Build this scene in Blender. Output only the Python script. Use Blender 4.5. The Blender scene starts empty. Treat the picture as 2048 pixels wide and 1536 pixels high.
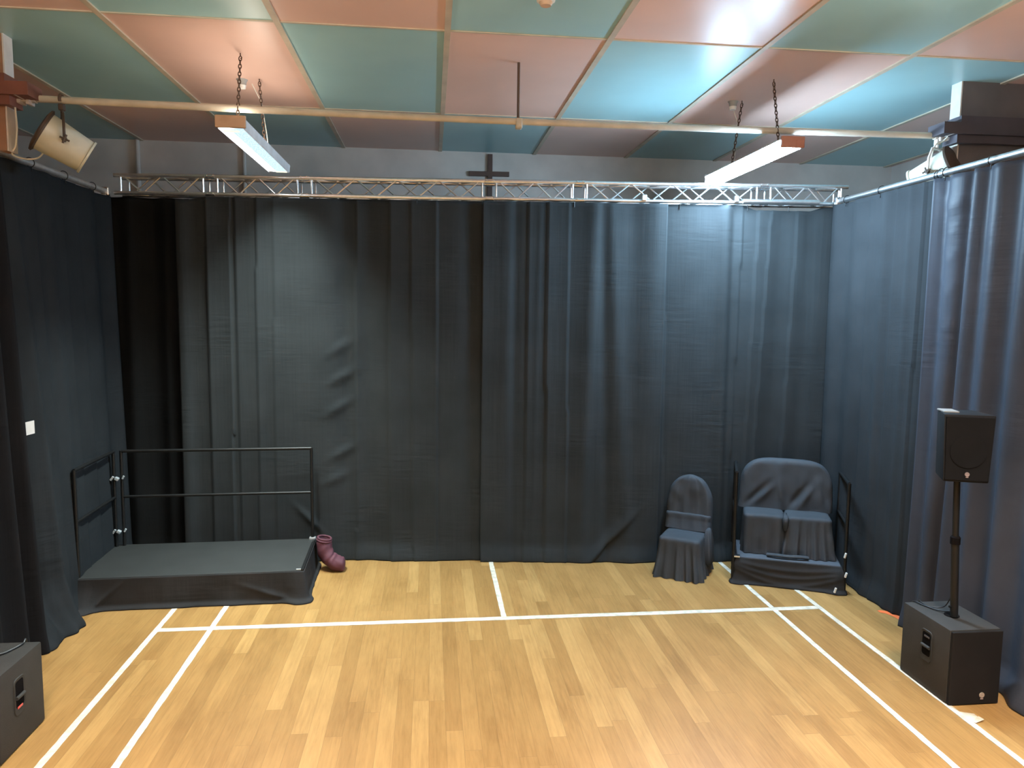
import bpy, bmesh, math, random
from mathutils import Vector, Matrix, noise
random.seed(7)
SC = bpy.context.scene
COL = SC.collection
PI = math.pi

# ------------------------------------------------------------------ camera
CAM_POS = (-0.669, -6.413, 2.780)
RGT = Vector((0.99388, -0.10960, 0.01200)); YAW, PITCH, ROLL = 0.1110, -0.0977, 0.0118
def cam_axes():
    cy, sy = math.cos(YAW), math.sin(YAW)
    f = Vector((sy*math.cos(PITCH), cy*math.cos(PITCH), math.sin(PITCH)))
    r = Vector((cy, -sy, 0)); u = r.cross(f)
    c, s = math.cos(ROLL), math.sin(ROLL)
    return c*r+s*u, -s*r+c*u, f
cr, cu, cf = cam_axes()
cam_data = bpy.data.cameras.new('camera')
cam_data.sensor_width = 36.0
cam_data.lens = 1467.6/2048*36.0
cam = bpy.data.objects.new('camera', cam_data); COL.objects.link(cam)
m = Matrix(((cr.x, cu.x, -cf.x), (cr.y, cu.y, -cf.y), (cr.z, cu.z, -cf.z))).to_4x4()
m.translation = Vector(CAM_POS); cam.matrix_world = m
SC.camera = cam

# ------------------------------------------------------------------ world, exposure, hall lights, ceiling fill
SC.view_settings.view_transform = 'Standard'
SC.view_settings.look = 'None'
SC.view_settings.gamma = 1.0
SC.view_settings.exposure = 0.2
SC.view_settings.use_curve_mapping = False
world = bpy.data.worlds.new('world'); SC.world = world; world.use_nodes = True
world.node_tree.nodes['Background'].inputs[0].default_value = (0.02, 0.021, 0.022, 1)
world.node_tree.nodes['Background'].inputs[1].default_value = 0.15

def area(name, loc, sx, sy, power, color, up=False, spread=180):
    l = bpy.data.lights.new(name, 'AREA'); l.shape = 'RECTANGLE'; l.size = sx; l.size_y = sy
    l.energy = power; l.color = color; l.spread = math.radians(spread)
    o = bpy.data.objects.new(name, l); COL.objects.link(o); o.location = loc
    if up: o.rotation_euler = (PI, 0, 0)
    return o
WARM = (1.0, 0.96, 0.87); NEUT = (1.0, 0.95, 0.88); COOL = (0.80, 0.92, 1.0)
# unseen hall lights behind the camera shining down; uplights added to brighten the ceiling
for (x, y, k) in ((-2.235, -3.95, 0.92), (2.385, -3.95, 1.0), (-2.235, -8.6, 0.8), (2.385, -8.6, 0.8)):
    area('hall_light_and_fill', (x, y, 4.20), 0.2, 1.8, 128*k, NEUT, spread=104)
    area('hall_light_and_fill', (x, y, 4.32), 0.2, 1.8, (220 if y > -5 else 220), WARM, up=True, spread=180)

# ------------------------------------------------------------------ node helpers and materials
def newmat(name):
    mt = bpy.data.materials.new(name); mt.use_nodes = True
    nt = mt.node_tree
    return mt, nt, nt.nodes['Principled BSDF'], nt.nodes['Material Output']
def N(nt, typ, **kw):
    n = nt.nodes.new(typ)
    for k, v in kw.items(): setattr(n, k, v)
    return n
def L(nt, a, b): nt.links.new(a, b)
def M2(nt, op, a, b=None, c=None):
    n = N(nt, 'ShaderNodeMath', operation=op)
    for i, v in enumerate((a, b, c)):
        if v is None: continue
        if isinstance(v, (int, float)): n.inputs[i].default_value = v
        else: L(nt, v, n.inputs[i])
    return n.outputs[0]
def ramp(nt, fac, stops):
    n = N(nt, 'ShaderNodeValToRGB'); L(nt, fac, n.inputs[0])
    e = n.color_ramp.elements
    while len(e) < len(stops): e.new(0.5)
    for el, (p, c) in zip(e, stops): el.position = p; el.color = (*c, 1)
    return n.outputs[0]
def noise_tex(nt, vec, scale, detail=3, rough=0.5):
    n = N(nt, 'ShaderNodeTexNoise'); n.inputs['Scale'].default_value = scale
    n.inputs['Detail'].default_value = detail; n.inputs['Roughness'].default_value = rough
    if vec is not None: L(nt, vec, n.inputs['Vector'])
    return n.outputs[0]
def mapping(nt, sc=(1, 1, 1), src='Object'):
    tc = N(nt, 'ShaderNodeTexCoord'); mp = N(nt, 'ShaderNodeMapping')
    mp.inputs['Scale'].default_value = sc; L(nt, tc.outputs[src], mp.inputs[0])
    return mp.outputs[0]
def bump(nt, b, h, strength, dist):
    n = N(nt, 'ShaderNodeBump'); n.inputs['Strength'].default_value = strength
    n.inputs['Distance'].default_value = dist; L(nt, h, n.inputs['Height']); L(nt, n.outputs[0], b.inputs['Normal'])

def plain(name, col, rough=0.6, metal=0.0, spec=0.5, var=0.12, nscale=6.0, bmp=0.0, bscale=120.0):
    mt, nt, b, o = newmat(name)
    v = mapping(nt)
    f = noise_tex(nt, v, nscale, 4)
    lo = tuple(c*(1-var) for c in col); hi = tuple(min(1, c*(1+var)) for c in col)
    L(nt, ramp(nt, f, [(0.3, lo), (0.7, hi)]), b.inputs['Base Color'])
    b.inputs['Roughness'].default_value = rough; b.inputs['Metallic'].default_value = metal
    b.inputs['Specular IOR Level'].default_value = spec
    if bmp: bump(nt, b, noise_tex(nt, v, bscale, 2), bmp, 0.002)
    return mt

def cloth(name, col, rough=0.9, spec=0.10, sheen=0.0, crease=0.5, dist=0.006):
    """black drape: fine weave, storage creases running across, long soft vertical wrinkles"""
    mt, nt, b, o = newmat(name)
    v = mapping(nt)
    f = noise_tex(nt, v, 2.2, 4)
    lo = tuple(c*0.86 for c in col); hi = tuple(c*1.14 for c in col)
    L(nt, ramp(nt, f, [(0.3, lo), (0.7, hi)]), b.inputs['Base Color'])
    b.inputs['Roughness'].default_value = rough; b.inputs['Specular IOR Level'].default_value = spec
    b.inputs['Sheen Weight'].default_value = sheen; b.inputs['Sheen Roughness'].default_value = 0.5
    cx = noise_tex(nt, mapping(nt, (2.0, 2.0, 16.0)), 1.5, 3)
    gate = M2(nt, 'POWER', noise_tex(nt, mapping(nt, (0.9, 0.9, 1.3)), 1.6, 2), 3.0)
    vx = noise_tex(nt, mapping(nt, (14.0, 14.0, 0.7)), 1.2, 3)
    h = M2(nt, 'ADD', M2(nt, 'MULTIPLY', cx, gate), M2(nt, 'MULTIPLY', vx, 0.22))
    h = M2(nt, 'ADD', h, M2(nt, 'MULTIPLY', noise_tex(nt, mapping(nt), 500, 1), 0.012))
    bump(nt, b, h, crease, dist*6)
    return mt

def wood_floor():
    mt, nt, b, o = newmat('oak_strip_floor')
    tc = N(nt, 'ShaderNodeTexCoord'); sp = N(nt, 'ShaderNodeSeparateXYZ'); L(nt, tc.outputs['Object'], sp.inputs[0])
    X, Y = sp.outputs[0], sp.outputs[1]
    W = 0.113
    rx = M2(nt, 'DIVIDE', X, W); row = M2(nt, 'FLOOR', rx)
    wn = N(nt, 'ShaderNodeTexWhiteNoise', noise_dimensions='1D'); L(nt, row, wn.inputs['W'])
    yl = M2(nt, 'ADD', M2(nt, 'DIVIDE', Y, 1.75), M2(nt, 'MULTIPLY', wn.outputs['Value'], 7.3))
    idx = M2(nt, 'FLOOR', yl)
    cb = N(nt, 'ShaderNodeCombineXYZ'); L(nt, row, cb.inputs[0]); L(nt, idx, cb.inputs[1])
    w2 = N(nt, 'ShaderNodeTexWhiteNoise', noise_dimensions='2D'); L(nt, cb.outputs[0], w2.inputs['Vector'])
    rnd = w2.outputs['Value']
    base = ramp(nt, rnd, [(0.0, (0.262, 0.140, 0.044)), (0.35, (0.292, 0.160, 0.051)), (0.7, (0.315, 0.174, 0.057)), (1.0, (0.365, 0.212, 0.073))])
    # grain
    off = N(nt, 'ShaderNodeCombineXYZ'); L(nt, M2(nt, 'MULTIPLY', rnd, 37.0), off.inputs[2])
    va = N(nt, 'ShaderNodeVectorMath', operation='ADD'); L(nt, tc.outputs['Object'], va.inputs[0]); L(nt, off.outputs[0], va.inputs[1])
    mp = N(nt, 'ShaderNodeMapping'); mp.inputs['Scale'].default_value = (22, 1.6, 1); L(nt, va.outputs[0], mp.inputs[0])
    g = noise_tex(nt, mp.outputs[0], 2.2, 6, 0.65)
    mp2 = N(nt, 'ShaderNodeMapping'); mp2.inputs['Scale'].default_value = (1.0, 0.45, 1); L(nt, tc.outputs['Object'], mp2.inputs[0])
    blot = noise_tex(nt, mp2.outputs[0], 2.6, 4, 0.6)
    fac = M2(nt, 'ADD', M2(nt, 'MULTIPLY', g, 0.55), M2(nt, 'MULTIPLY', blot, 0.55))
    shade = ramp(nt, fac, [(0.32, (0.68, 0.63, 0.56)), (0.55, (1.0, 1.0, 1.0)), (0.76, (1.22, 1.25, 1.30))])
    mx = N(nt, 'ShaderNodeMix', data_type='RGBA', blend_type='MULTIPLY'); mx.inputs[0].default_value = 1.0
    L(nt, base, mx.inputs[6]); L(nt, shade, mx.inputs[7])
    # gaps between strips
    fx = M2(nt, 'FRACT', rx); gx = M2(nt, 'LESS_THAN', M2(nt, 'MINIMUM', fx, M2(nt, 'SUBTRACT', 1.0, fx)), 0.014)
    fy = M2(nt, 'FRACT', yl); gy = M2(nt, 'LESS_THAN', M2(nt, 'MINIMUM', fy, M2(nt, 'SUBTRACT', 1.0, fy)), 0.0012)
    gap = M2(nt, 'MAXIMUM', gx, gy)
    m2 = N(nt, 'ShaderNodeMix', data_type='RGBA'); L(nt, M2(nt, 'MULTIPLY', gap, 0.42), m2.inputs[0])
    L(nt, mx.outputs[2], m2.inputs[6]); m2.inputs[7].default_value = (0.16, 0.085, 0.03, 1)
    L(nt, m2.outputs[2], b.inputs['Base Color'])
    b.inputs['Roughness'].default_value = 0.42; b.inputs['Specular IOR Level'].default_value = 0.35
    hgt = M2(nt, 'SUBTRACT', M2(nt, 'MULTIPLY', g, 0.25), gap)
    bump(nt, b, hgt, 0.35, 0.002)
    return mt

CX0, CPX, CY0, CPY, CH = 0.703, 1.248, -0.638, 2.337, 4.884
def ceiling_mat():
    mt, nt, b, o = newmat('painted_ceiling_panels')
    tc = N(nt, 'ShaderNodeTexCoord'); sp = N(nt, 'ShaderNodeSeparateXYZ'); L(nt, tc.outputs['Object'], sp.inputs[0])
    i = M2(nt, 'FLOOR', M2(nt, 'DIVIDE', M2(nt, 'SUBTRACT', sp.outputs[0], CX0), CPX))
    j = M2(nt, 'FLOOR', M2(nt, 'DIVIDE', M2(nt, 'SUBTRACT', sp.outputs[1], CY0), CPY))
    par = M2(nt, 'ABSOLUTE', M2(nt, 'MODULO', M2(nt, 'ADD', M2(nt, 'ADD', i, j), 200.0), 2.0))
    mx = N(nt, 'ShaderNodeMix', data_type='RGBA'); L(nt, par, mx.inputs[0])
    mx.inputs[6].default_value = (0.33, 0.55, 0.58, 1); mx.inputs[7].default_value = (0.70, 0.475, 0.40, 1)
    v = mapping(nt)
    f = noise_tex(nt, v, 1.1, 3)
    sh = ramp(nt, f, [(0.3, (0.93, 0.93, 0.93)), (0.7, (1.05, 1.05, 1.05))])
    mm = N(nt, 'ShaderNodeMix', data_type='RGBA', blend_type='MULTIPLY'); mm.inputs[0].default_value = 1.0
    L(nt, mx.outputs[2], mm.inputs[6]); L(nt, sh, mm.inputs[7])
    L(nt, mm.outputs[2], b.inputs['Base Color'])
    b.inputs['Roughness'].default_value = 0.33; b.inputs['Specular IOR Level'].default_value = 0.4
    bump(nt, b, noise_tex(nt, v, 3.0, 3), 0.12, 0.02)
    return mt

def emit(name, col, strength, col2=None):
    mt, nt, b, o = newmat(name)
    e = N(nt, 'ShaderNodeEmission'); e.inputs[0].default_value = (*col, 1); e.inputs[1].default_value = strength
    if col2:   # prismatic lens: cells of two tones
        f = noise_tex(nt, mapping(nt, (30, 9, 1)), 3.0, 3)
        L(nt, ramp(nt, f, [(0.35, col2), (0.65, col)]), e.inputs[0])
    L(nt, e.outputs[0], o.inputs[0])
    return mt

MAT = {}
MAT['floor'] = wood_floor()
MAT['ceiling'] = ceiling_mat()
MAT['batten'] = plain('cream_batten_paint', (0.50, 0.43, 0.33), 0.5)
MAT['wall'] = plain('grey_wall_paint', (0.57, 0.53, 0.49), 0.8, nscale=2)
MAT['hallwall'] = plain('hall_wall_paint', (0.42, 0.36, 0.29), 0.8, nscale=2)
MAT['brown'] = plain('varnished_brown_timber', (0.36, 0.185, 0.105), 0.5, nscale=9)
MAT['brown_dark'] = plain('dark_brown_timber', (0.20, 0.075, 0.052), 0.5, nscale=9)
MAT['pier_shade'] = plain('dark_pier_shade', (0.11, 0.10, 0.105), 0.6, nscale=4)  # shade on the right pier face put into a dark colour
MAT['ledge_shade'] = plain('dark_ledge_shade', (0.065, 0.056, 0.07), 0.6, nscale=4)  # right ledge, darkened in its colour to stand for shade
MAT['white_edge'] = plain('white_trim_paint', (0.66, 0.60, 0.55), 0.6)
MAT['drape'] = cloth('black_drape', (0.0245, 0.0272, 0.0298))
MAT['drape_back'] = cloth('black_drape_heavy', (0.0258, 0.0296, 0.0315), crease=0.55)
MAT['drape_left_shade'] = cloth('black_drape_left_shade', (0.0185, 0.0208, 0.0228), spec=0.06)  # deeper black: shade on the left curtain put into the cloth colour
MAT['drape_corner_shade'] = cloth('black_drape_corner_shade', (0.0095, 0.0105, 0.0112), spec=0.05)  # shade of the far left corner painted as a darker cloth
MAT['drape_border_shade'] = cloth('black_drape_border_shade', (0.008, 0.008, 0.009), spec=0.1)  # near-black colour carries the shadow on the left border curtain
MAT['satin'] = cloth('black_satin_drape', (0.038, 0.043, 0.056), rough=0.55, spec=0.22, crease=0.35)
MAT['cover'] = cloth('black_chair_cloth', (0.040, 0.045, 0.052), rough=0.7, spec=0.2, crease=0.45)
MAT['skirt'] = cloth('black_platform_cloth', (0.028, 0.028, 0.029), crease=0.4)
MAT['deck'] = plain('dark_grey_deck_board', (0.020, 0.021, 0.020), 0.62, bmp=0.3, bscale=300)
MAT['deck_blue'] = plain('slate_deck_cloth', (0.058, 0.066, 0.080), 0.7, bmp=0.2, bscale=300)
MAT['black_metal'] = plain('black_painted_steel', (0.009, 0.009, 0.009), 0.42, spec=0.3)
MAT['steel'] = plain('bright_steel', (0.80, 0.82, 0.84), 0.25, metal=1.0)
MAT['clamp'] = plain('bright_zinc_clamp', (0.50, 0.54, 0.56), 0.35, metal=0.3)
MAT['alu'] = plain('brushed_aluminium', (0.78, 0.79, 0.80), 0.34, metal=1.0, var=0.06, nscale=30)
MAT['alu_dull'] = plain('dull_aluminium', (0.62, 0.62, 0.62), 0.45, metal=0.85, var=0.1, nscale=20)
MAT['pipe_paint'] = plain('cream_pipe_paint', (0.58, 0.53, 0.44), 0.45)
MAT['cream'] = plain('cream_enamel', (0.60, 0.60, 0.50), 0.4)
MAT['top_cabinet'] = plain('black_loudspeaker_coating', (0.010, 0.010, 0.011), 0.7, spec=0.2)
MAT['top_grille'] = plain('black_loudspeaker_mesh', (0.007, 0.007, 0.0075), 0.8, spec=0.12)
MAT['dark_tin'] = plain('dark_brown_tin', (0.07, 0.045, 0.03), 0.55)
MAT['chain'] = plain('dark_chain', (0.10, 0.06, 0.04), 0.5, metal=0.5)
MAT['white_enamel'] = plain('white_enamel', (0.72, 0.73, 0.76), 0.45)
MAT['endcap'] = plain('beige_end_cap', (0.55, 0.36, 0.24), 0.5)
MAT['endcap_red'] = plain('reddish_end_cap', (0.45, 0.20, 0.15), 0.5)
MAT['lens_bright'] = emit('bright_prismatic_lens', (0.50, 0.76, 1.0), 250.0)
MAT['lens_left_white'] = emit('white_prismatic_lens', (0.97, 1.0, 0.98), 7.0)
MAT['lens_left_blue'] = emit('pale_blue_prismatic_lens', (0.80, 0.95, 1.0), 1.0, (0.52, 0.78, 0.95))
MAT['label'] = emit('lit_lens_label', (0.98, 1.0, 0.80), 0.95)
MAT['label_ink'] = plain('grey_label_ink', (0.35, 0.42, 0.38), 0.6)
MAT['cross'] = plain('dark_walnut', (0.085, 0.045, 0.033), 0.55)
MAT['white_plastic'] = plain('white_plastic', (0.70, 0.69, 0.66), 0.45)
MAT['grey_plastic'] = plain('grey_plastic', (0.28, 0.28, 0.27), 0.5)
MAT['cabinet'] = plain('black_speaker_coating', (0.031, 0.029, 0.0265), 0.62, spec=0.3, bmp=0.5, bscale=260)
MAT['grille'] = plain('black_grille', (0.012, 0.0105, 0.010), 0.7, spec=0.15, bmp=0.4, bscale=420)
MAT['recess'] = plain('black_part_recess_shade', (0.006, 0.005, 0.005), 0.9, spec=0.05)  # matt black for small parts and for painted shade in the handle opening
MAT['grip_plastic'] = plain('grip_plastic', (0.07, 0.06, 0.06), 0.5)
MAT['badge'] = plain('champagne_badge', (0.50, 0.44, 0.33), 0.35, metal=0.4)
MAT['badge_pink'] = plain('dull_silver_badge', (0.34, 0.27, 0.26), 0.35, metal=0.3)
MAT['cable'] = plain('black_cable', (0.012, 0.012, 0.013), 0.45)
MAT['white_cable'] = plain('white_cable', (0.72, 0.70, 0.62), 0.5)
MAT['tape'] = plain('white_floor_tape', (0.56, 0.50, 0.40), 0.7, var=0.22, nscale=16)
MAT['orange'] = plain('orange_tape', (0.85, 0.17, 0.05), 0.5)
MAT['paper'] = plain('white_card', (0.62, 0.58, 0.55), 0.7)
MAT['maroon'] = plain('maroon_fabric', (0.088, 0.024, 0.036), 0.75, nscale=12, bmp=0.4, bscale=40)
MAT['red_led'] = plain('red_label', (0.65, 0.10, 0.08), 0.4)

# ------------------------------------------------------------------ mesh builder
class MB:
    def __init__(s): s.v = []; s.f = []; s.mi = []
    def add(s, vs, fs, mi=0):
        b = len(s.v); s.v += [tuple(v) for v in vs]
        s.f += [tuple(i+b for i in f) for f in fs]; s.mi += [mi]*len(fs); return s
    def box(s, c, d, rot=None, bev=0.0, mi=0, taper=None):
        bm = bmesh.new(); bmesh.ops.create_cube(bm, size=1.0)
        for v in bm.verts:
            v.co = Vector((v.co.x*d[0], v.co.y*d[1], v.co.z*d[2]))
        if taper:
            for v in bm.verts: v.co = taper(v.co)
        if bev: bmesh.ops.bevel(bm, geom=bm.edges[:], offset=bev, segments=2, affect='EDGES', profile=0.6)
        M = Matrix.Translation(Vector(c)) @ (rot.to_4x4() if rot is not None else Matrix.Identity(4))
        bm.verts.index_update()
        s.add([M @ v.co for v in bm.verts], [[v.index for v in f.verts] for f in bm.faces], mi); bm.free(); return s
    def tube(s, p, q, r, n=10, r2=None, mi=0, cap=True):
        return s.path([p, q], [r, r if r2 is None else r2], n, mi, cap)
    def path(s, pts, rad, n=10, mi=0, cap=True, flat=1.0):
        pts = [Vector(p) for p in pts]
        if isinstance(rad, (int, float)): rad = [rad]*len(pts)
        vs, fs = [], []
        ref = None
        for k, p in enumerate(pts):
            t = (pts[min(k+1, len(pts)-1)]-pts[max(k-1, 0)]).normalized()
            if ref is None:
                ref = Vector((0, 0, 1)) if abs(t.z) < 0.9 else Vector((1, 0, 0))
            a = t.cross(ref).normalized(); b2 = a.cross(t).normalized(); ref = b2
            for i in range(n):
                th = 2*PI*i/n
                vs.append(p+a*math.cos(th)*rad[k]+b2*math.sin(th)*rad[k]*flat)
        for k in range(len(pts)-1):
            for i in range(n):
                j = (i+1) % n
                fs.append((k*n+i, k*n+j, (k+1)*n+j, (k+1)*n+i))
        if cap:
            fs.append(tuple(range(n-1, -1, -1))); fs.append(tuple((len(pts)-1)*n+i for i in range(n)))
        return s.add(vs, fs, mi)
    def lathe(s, prof, M, n=28, mi=0):
        vs, fs = [], []
        for (r, z) in prof:
            for i in range(n):
                th = 2*PI*i/n; vs.append(M @ Vector((r*math.cos(th), r*math.sin(th), z)))
        for k in range(len(prof)-1):
            for i in range(n):
                j = (i+1) % n; fs.append((k*n+i, k*n+j, (k+1)*n+j, (k+1)*n+i))
        if prof[0][0] > 1e-5: fs.append(tuple(range(n-1, -1, -1)))
        if prof[-1][0] > 1e-5: fs.append(tuple((len(prof)-1)*n+i for i in range(n)))
        return s.add(vs, fs, mi)
    def rings(s, rings, capt=True, capb=False, mi=0):
        n = len(rings[0]); vs = [p for r in rings for p in r]; fs = []
        for k in range(len(rings)-1):
            for i in range(n):
                j = (i+1) % n; fs.append((k*n+i, k*n+j, (k+1)*n+j, (k+1)*n+i))
        if capt: fs.append(tuple(range(n-1, -1, -1)))
        if capb: fs.append(tuple((len(rings)-1)*n+i for i in range(n)))
        return s.add(vs, fs, mi)
    def prism(s, poly, z0, z1, mi=0):
        n = len(poly)
        return s.add([(x, y, z0) for x, y in poly]+[(x, y, z1) for x, y in poly],
                     [tuple(range(n-1, -1, -1)), tuple(range(n, 2*n))]+[(i, (i+1) % n, n+(i+1) % n, n+i) for i in range(n)], mi)
    def build(s, name, mat, parent=None, smooth=False, loc=None, angle=35):
        me = bpy.data.meshes.new(name); me.from_pydata([tuple(v) for v in s.v], [], s.f)
        mats = mat if isinstance(mat, (list, tuple)) else [mat]
        for mm in mats: me.materials.append(mm)
        for p, i in zip(me.polygons, s.mi): p.material_index = i
        bm = bmesh.new(); bm.from_mesh(me); bmesh.ops.recalc_face_normals(bm, faces=bm.faces[:]); bm.to_mesh(me); bm.free()
        if smooth:
            me.shade_smooth()
            if angle: me.set_sharp_from_angle(angle=math.radians(angle))
        o = bpy.data.objects.new(name, me); COL.objects.link(o)
        if parent: o.parent = parent
        if loc: o.location = loc
        return o
def tag(o, label, cat, group=None):
    o['label'] = label; o['category'] = cat
    if group: o['group'] = group
    return o
def thing(name, label, cat, loc=(0, 0, 0), rz=0.0, group=None):
    o = bpy.data.objects.new(name, None); COL.objects.link(o); o.location = loc; o.rotation_euler = (0, 0, rz)
    o.empty_display_size = 0.1
    return tag(o, label, cat, group)
def struct(o): o['kind'] = 'structure'; return o
def copy_tree(o, parent=None):
    c = o.copy(); COL.objects.link(c)
    if parent: c.parent = parent
    for ch in list(o.children): copy_tree(ch, c)
    return c
def lerp(a, b, t): return a+(b-a)*t
def sstep(x): x = max(0.0, min(1.0, x)); return x*x*(3-2*x)

# ------------------------------------------------------------------ the room
XW, YB, YF = 5.80, 3.55, -13.0
struct(MB().box((0, (YB+YF)/2, -0.05), (2*XW+0.4, YB-YF+0.4, 0.10)).build('floor', MAT['floor']))
struct(MB().box((0, (YB+YF)/2, CH+0.05), (2*XW+0.4, YB-YF+0.4, 0.10)).build('ceiling', MAT['ceiling']))
struct(MB().box((0, YB+0.1, CH/2), (2*XW+0.4, 0.2, CH)).build('wall_back', MAT['wall']))
struct(MB().box((0, YF-0.1, CH/2), (2*XW+0.4, 0.2, CH)).build('wall_front', MAT['hallwall']))
struct(MB().box((-XW-0.1, (YB+YF)/2, CH/2), (0.2, YB-YF, CH)).build('wall_left', MAT['wall']))
struct(MB().box((XW+0.1, (YB+YF)/2, CH/2), (0.2, YB-YF, CH)).build('wall_right', MAT['wall']))
bt = MB()
for i in range(-5, 5):
    x = CX0+i*CPX
    if abs(x) < XW: bt.box((x, (YB+YF)/2, CH-0.006), (0.046, YB-YF, 0.012))
for j in range(-6, 2):
    y = CY0+j*CPY
    if YF < y < YB: bt.box((0, y, CH-0.004), (2*XW, 0.020, 0.008))
struct(bt.build('trim_1', MAT['batten']))

# side piers with stepped timber ledges (the frame of the stage opening)
def pier(sx, xin, names, mats):
    face, edge, ledge = mats
    w = XW-xin
    up = MB().box((sx*(xin+w/2+0.004), -0.035, (4.57+CH)/2), (w-0.008, 0.12, CH-4.57), mi=0)
    up.box((sx*xin, -0.030, (4.57+CH)/2), (0.012, 0.128, CH-4.57), mi=1)
    up.box((sx*(xin+w/2+0.004), -0.035, 4.165), (w-0.008, 0.12, 0.34), mi=0)
    up.box((sx*xin, -0.030, 4.165), (0.012, 0.128, 0.34), mi=1)
    struct(up.build(names[0], [face, edge]))
    lb = MB().box((sx*(xin-0.015+w/2), -0.06, 4.535), (w+0.03, 0.19, 0.07), mi=0)
    lb.box((sx*(xin-0.105+w/2), -0.075, 4.455), (w+0.21, 0.22, 0.10), mi=0)
    lb.box((sx*(xin-0.03+w/2), -0.06, 4.370), (w+0.06, 0.19, 0.07), mi=0)
    lb.box((sx*(xin-0.107), -0.060, 4.455), (0.204-0.19, 0.224, 0.102), mi=1)
    struct(lb.build(names[1], [ledge, edge]))
pier(-1, 3.97, ('trim_2', 'trim_3'), (MAT['brown'], MAT['white_edge'], MAT['brown_dark']))
pier(1, 4.06, ('trim_4', 'trim_5'), (MAT['pier_shade'], MAT['white_edge'], MAT['ledge_shade']))

# two painted conduits on the back wall and the dark wooden cross
tag(MB().tube((-4.335, YB-0.03, 3.2), (-4.335, YB-0.03, CH-0.002), 0.028).build('wall_conduit', MAT['wall'], smooth=True),
    'grey conduit running up the back wall above the left corner of the truss', 'pipe')
tag(MB().tube((-3.04, YB-0.025, 3.2), (-3.04, YB-0.025, CH-0.002), 0.022).build('wall_conduit', MAT['wall'], smooth=True),
    'thin grey conduit on the back wall behind the lower end of the left strip light', 'pipe')
cx = MB().box((0.112, YB-0.025, 4.33), (0.062, 0.04, 1.05), bev=0.004)
cx.box((0.100, YB-0.025, 4.60), (0.535, 0.042, 0.062), rot=Matrix.Rotation(-0.012, 3, 'Y'), bev=0.004)
tag(cx.build('wall_cross', MAT['cross']), 'dark wooden cross fixed to the grey back wall above the truss', 'cross')

# ------------------------------------------------------------------ court lines: strips of white tape on the floor
TZ = [0.0]
def tape(x0, y0, x1, y1, label, w=0.048):
    TZ[0] += 0.0005
    p, q = Vector((x0, y0, 0)), Vector((x1, y1, 0)); d = (q-p); n = max(2, int(d.length/0.06)); t = d.normalized(); s = Vector((-t.y, t.x, 0))
    vs, fs = [], []
    sd = random.random()*50
    for i in range(n+1):
        c = p+d*(i/n)
        e1 = w/2+0.004*noise.noise((i*0.7, sd, 0)); e2 = w/2+0.004*noise.noise((i*0.7, sd+9, 0))
        z = 0.0016+TZ[0]
        vs += [c+s*e1+Vector((0, 0, 0.0004)), c+s*e1+Vector((0, 0, z)), c-s*e2+Vector((0, 0, z)), c-s*e2+Vector((0, 0, 0.0004))]
    for i in range(n):
        a = 4*i; b = a+4
        fs += [(a, a+1, b+1, b), (a+1, a+2, b+2, b+1), (a+2, a+3, b+3, b+2)]
    fs += [(0, 3, 2, 1), (4*n, 4*n+1, 4*n+2, 4*n+3)]
    o = MB().add(vs, fs).build('floor_line', MAT['tape'])
    return tag(o, label, 'floor line')
tape(-3.03, -5.6, -3.03, 0.50, 'outer left white court line, nearest the left speaker')
tape(-2.57, -5.6, -2.57, 0.50, 'inner left white court line running under the long platform')
tape(-3.05, 0.0, 3.05, 0.0, 'long white court line crossing the floor from side to side', 0.072)
tape(0.0, 0.02, 0.0, 1.60, 'short white centre line from the cross line to the back curtain')
tape(2.57, -5.6, 2.57, 1.35, 'inner right white court line running under the covered bench')
ol = tape(3.03, -5.6, 3.03, 0.72, 'outer right white court line passing under the right subwoofer')
fl = MB()
fl.add([(3.02, -1.86, 0.003), (3.055, -1.98, 0.003), (3.11, -1.955, 0.022), (3.125, -1.90, 0.012), (3.05, -1.85, 0.004)], [(0, 1, 2, 3, 4)])
fl.add([(3.05, -1.95, 0.004), (3.06, -2.0, 0.004), (3.135, -1.985, 0.018), (3.12, -1.95, 0.022)], [(0, 1, 2, 3)])
fl.build('torn_tape_flap', MAT['tape'], ol)
om = MB()
pts = [(3.575, -0.118), (3.60, -0.112), (3.66, -0.14), (3.70, -0.21), (3.72, -0.36), (3.66, -0.37), (3.645, -0.26), (3.615, -0.185), (3.58, -0.165)]
om.prism([(x-0.03, y) for x, y in pts], 0.0006, 0.003)
tag(om.build('tape_strip', MAT['orange']), 'torn strip of orange tape on the floor behind the right subwoofer', 'tape')

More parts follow.
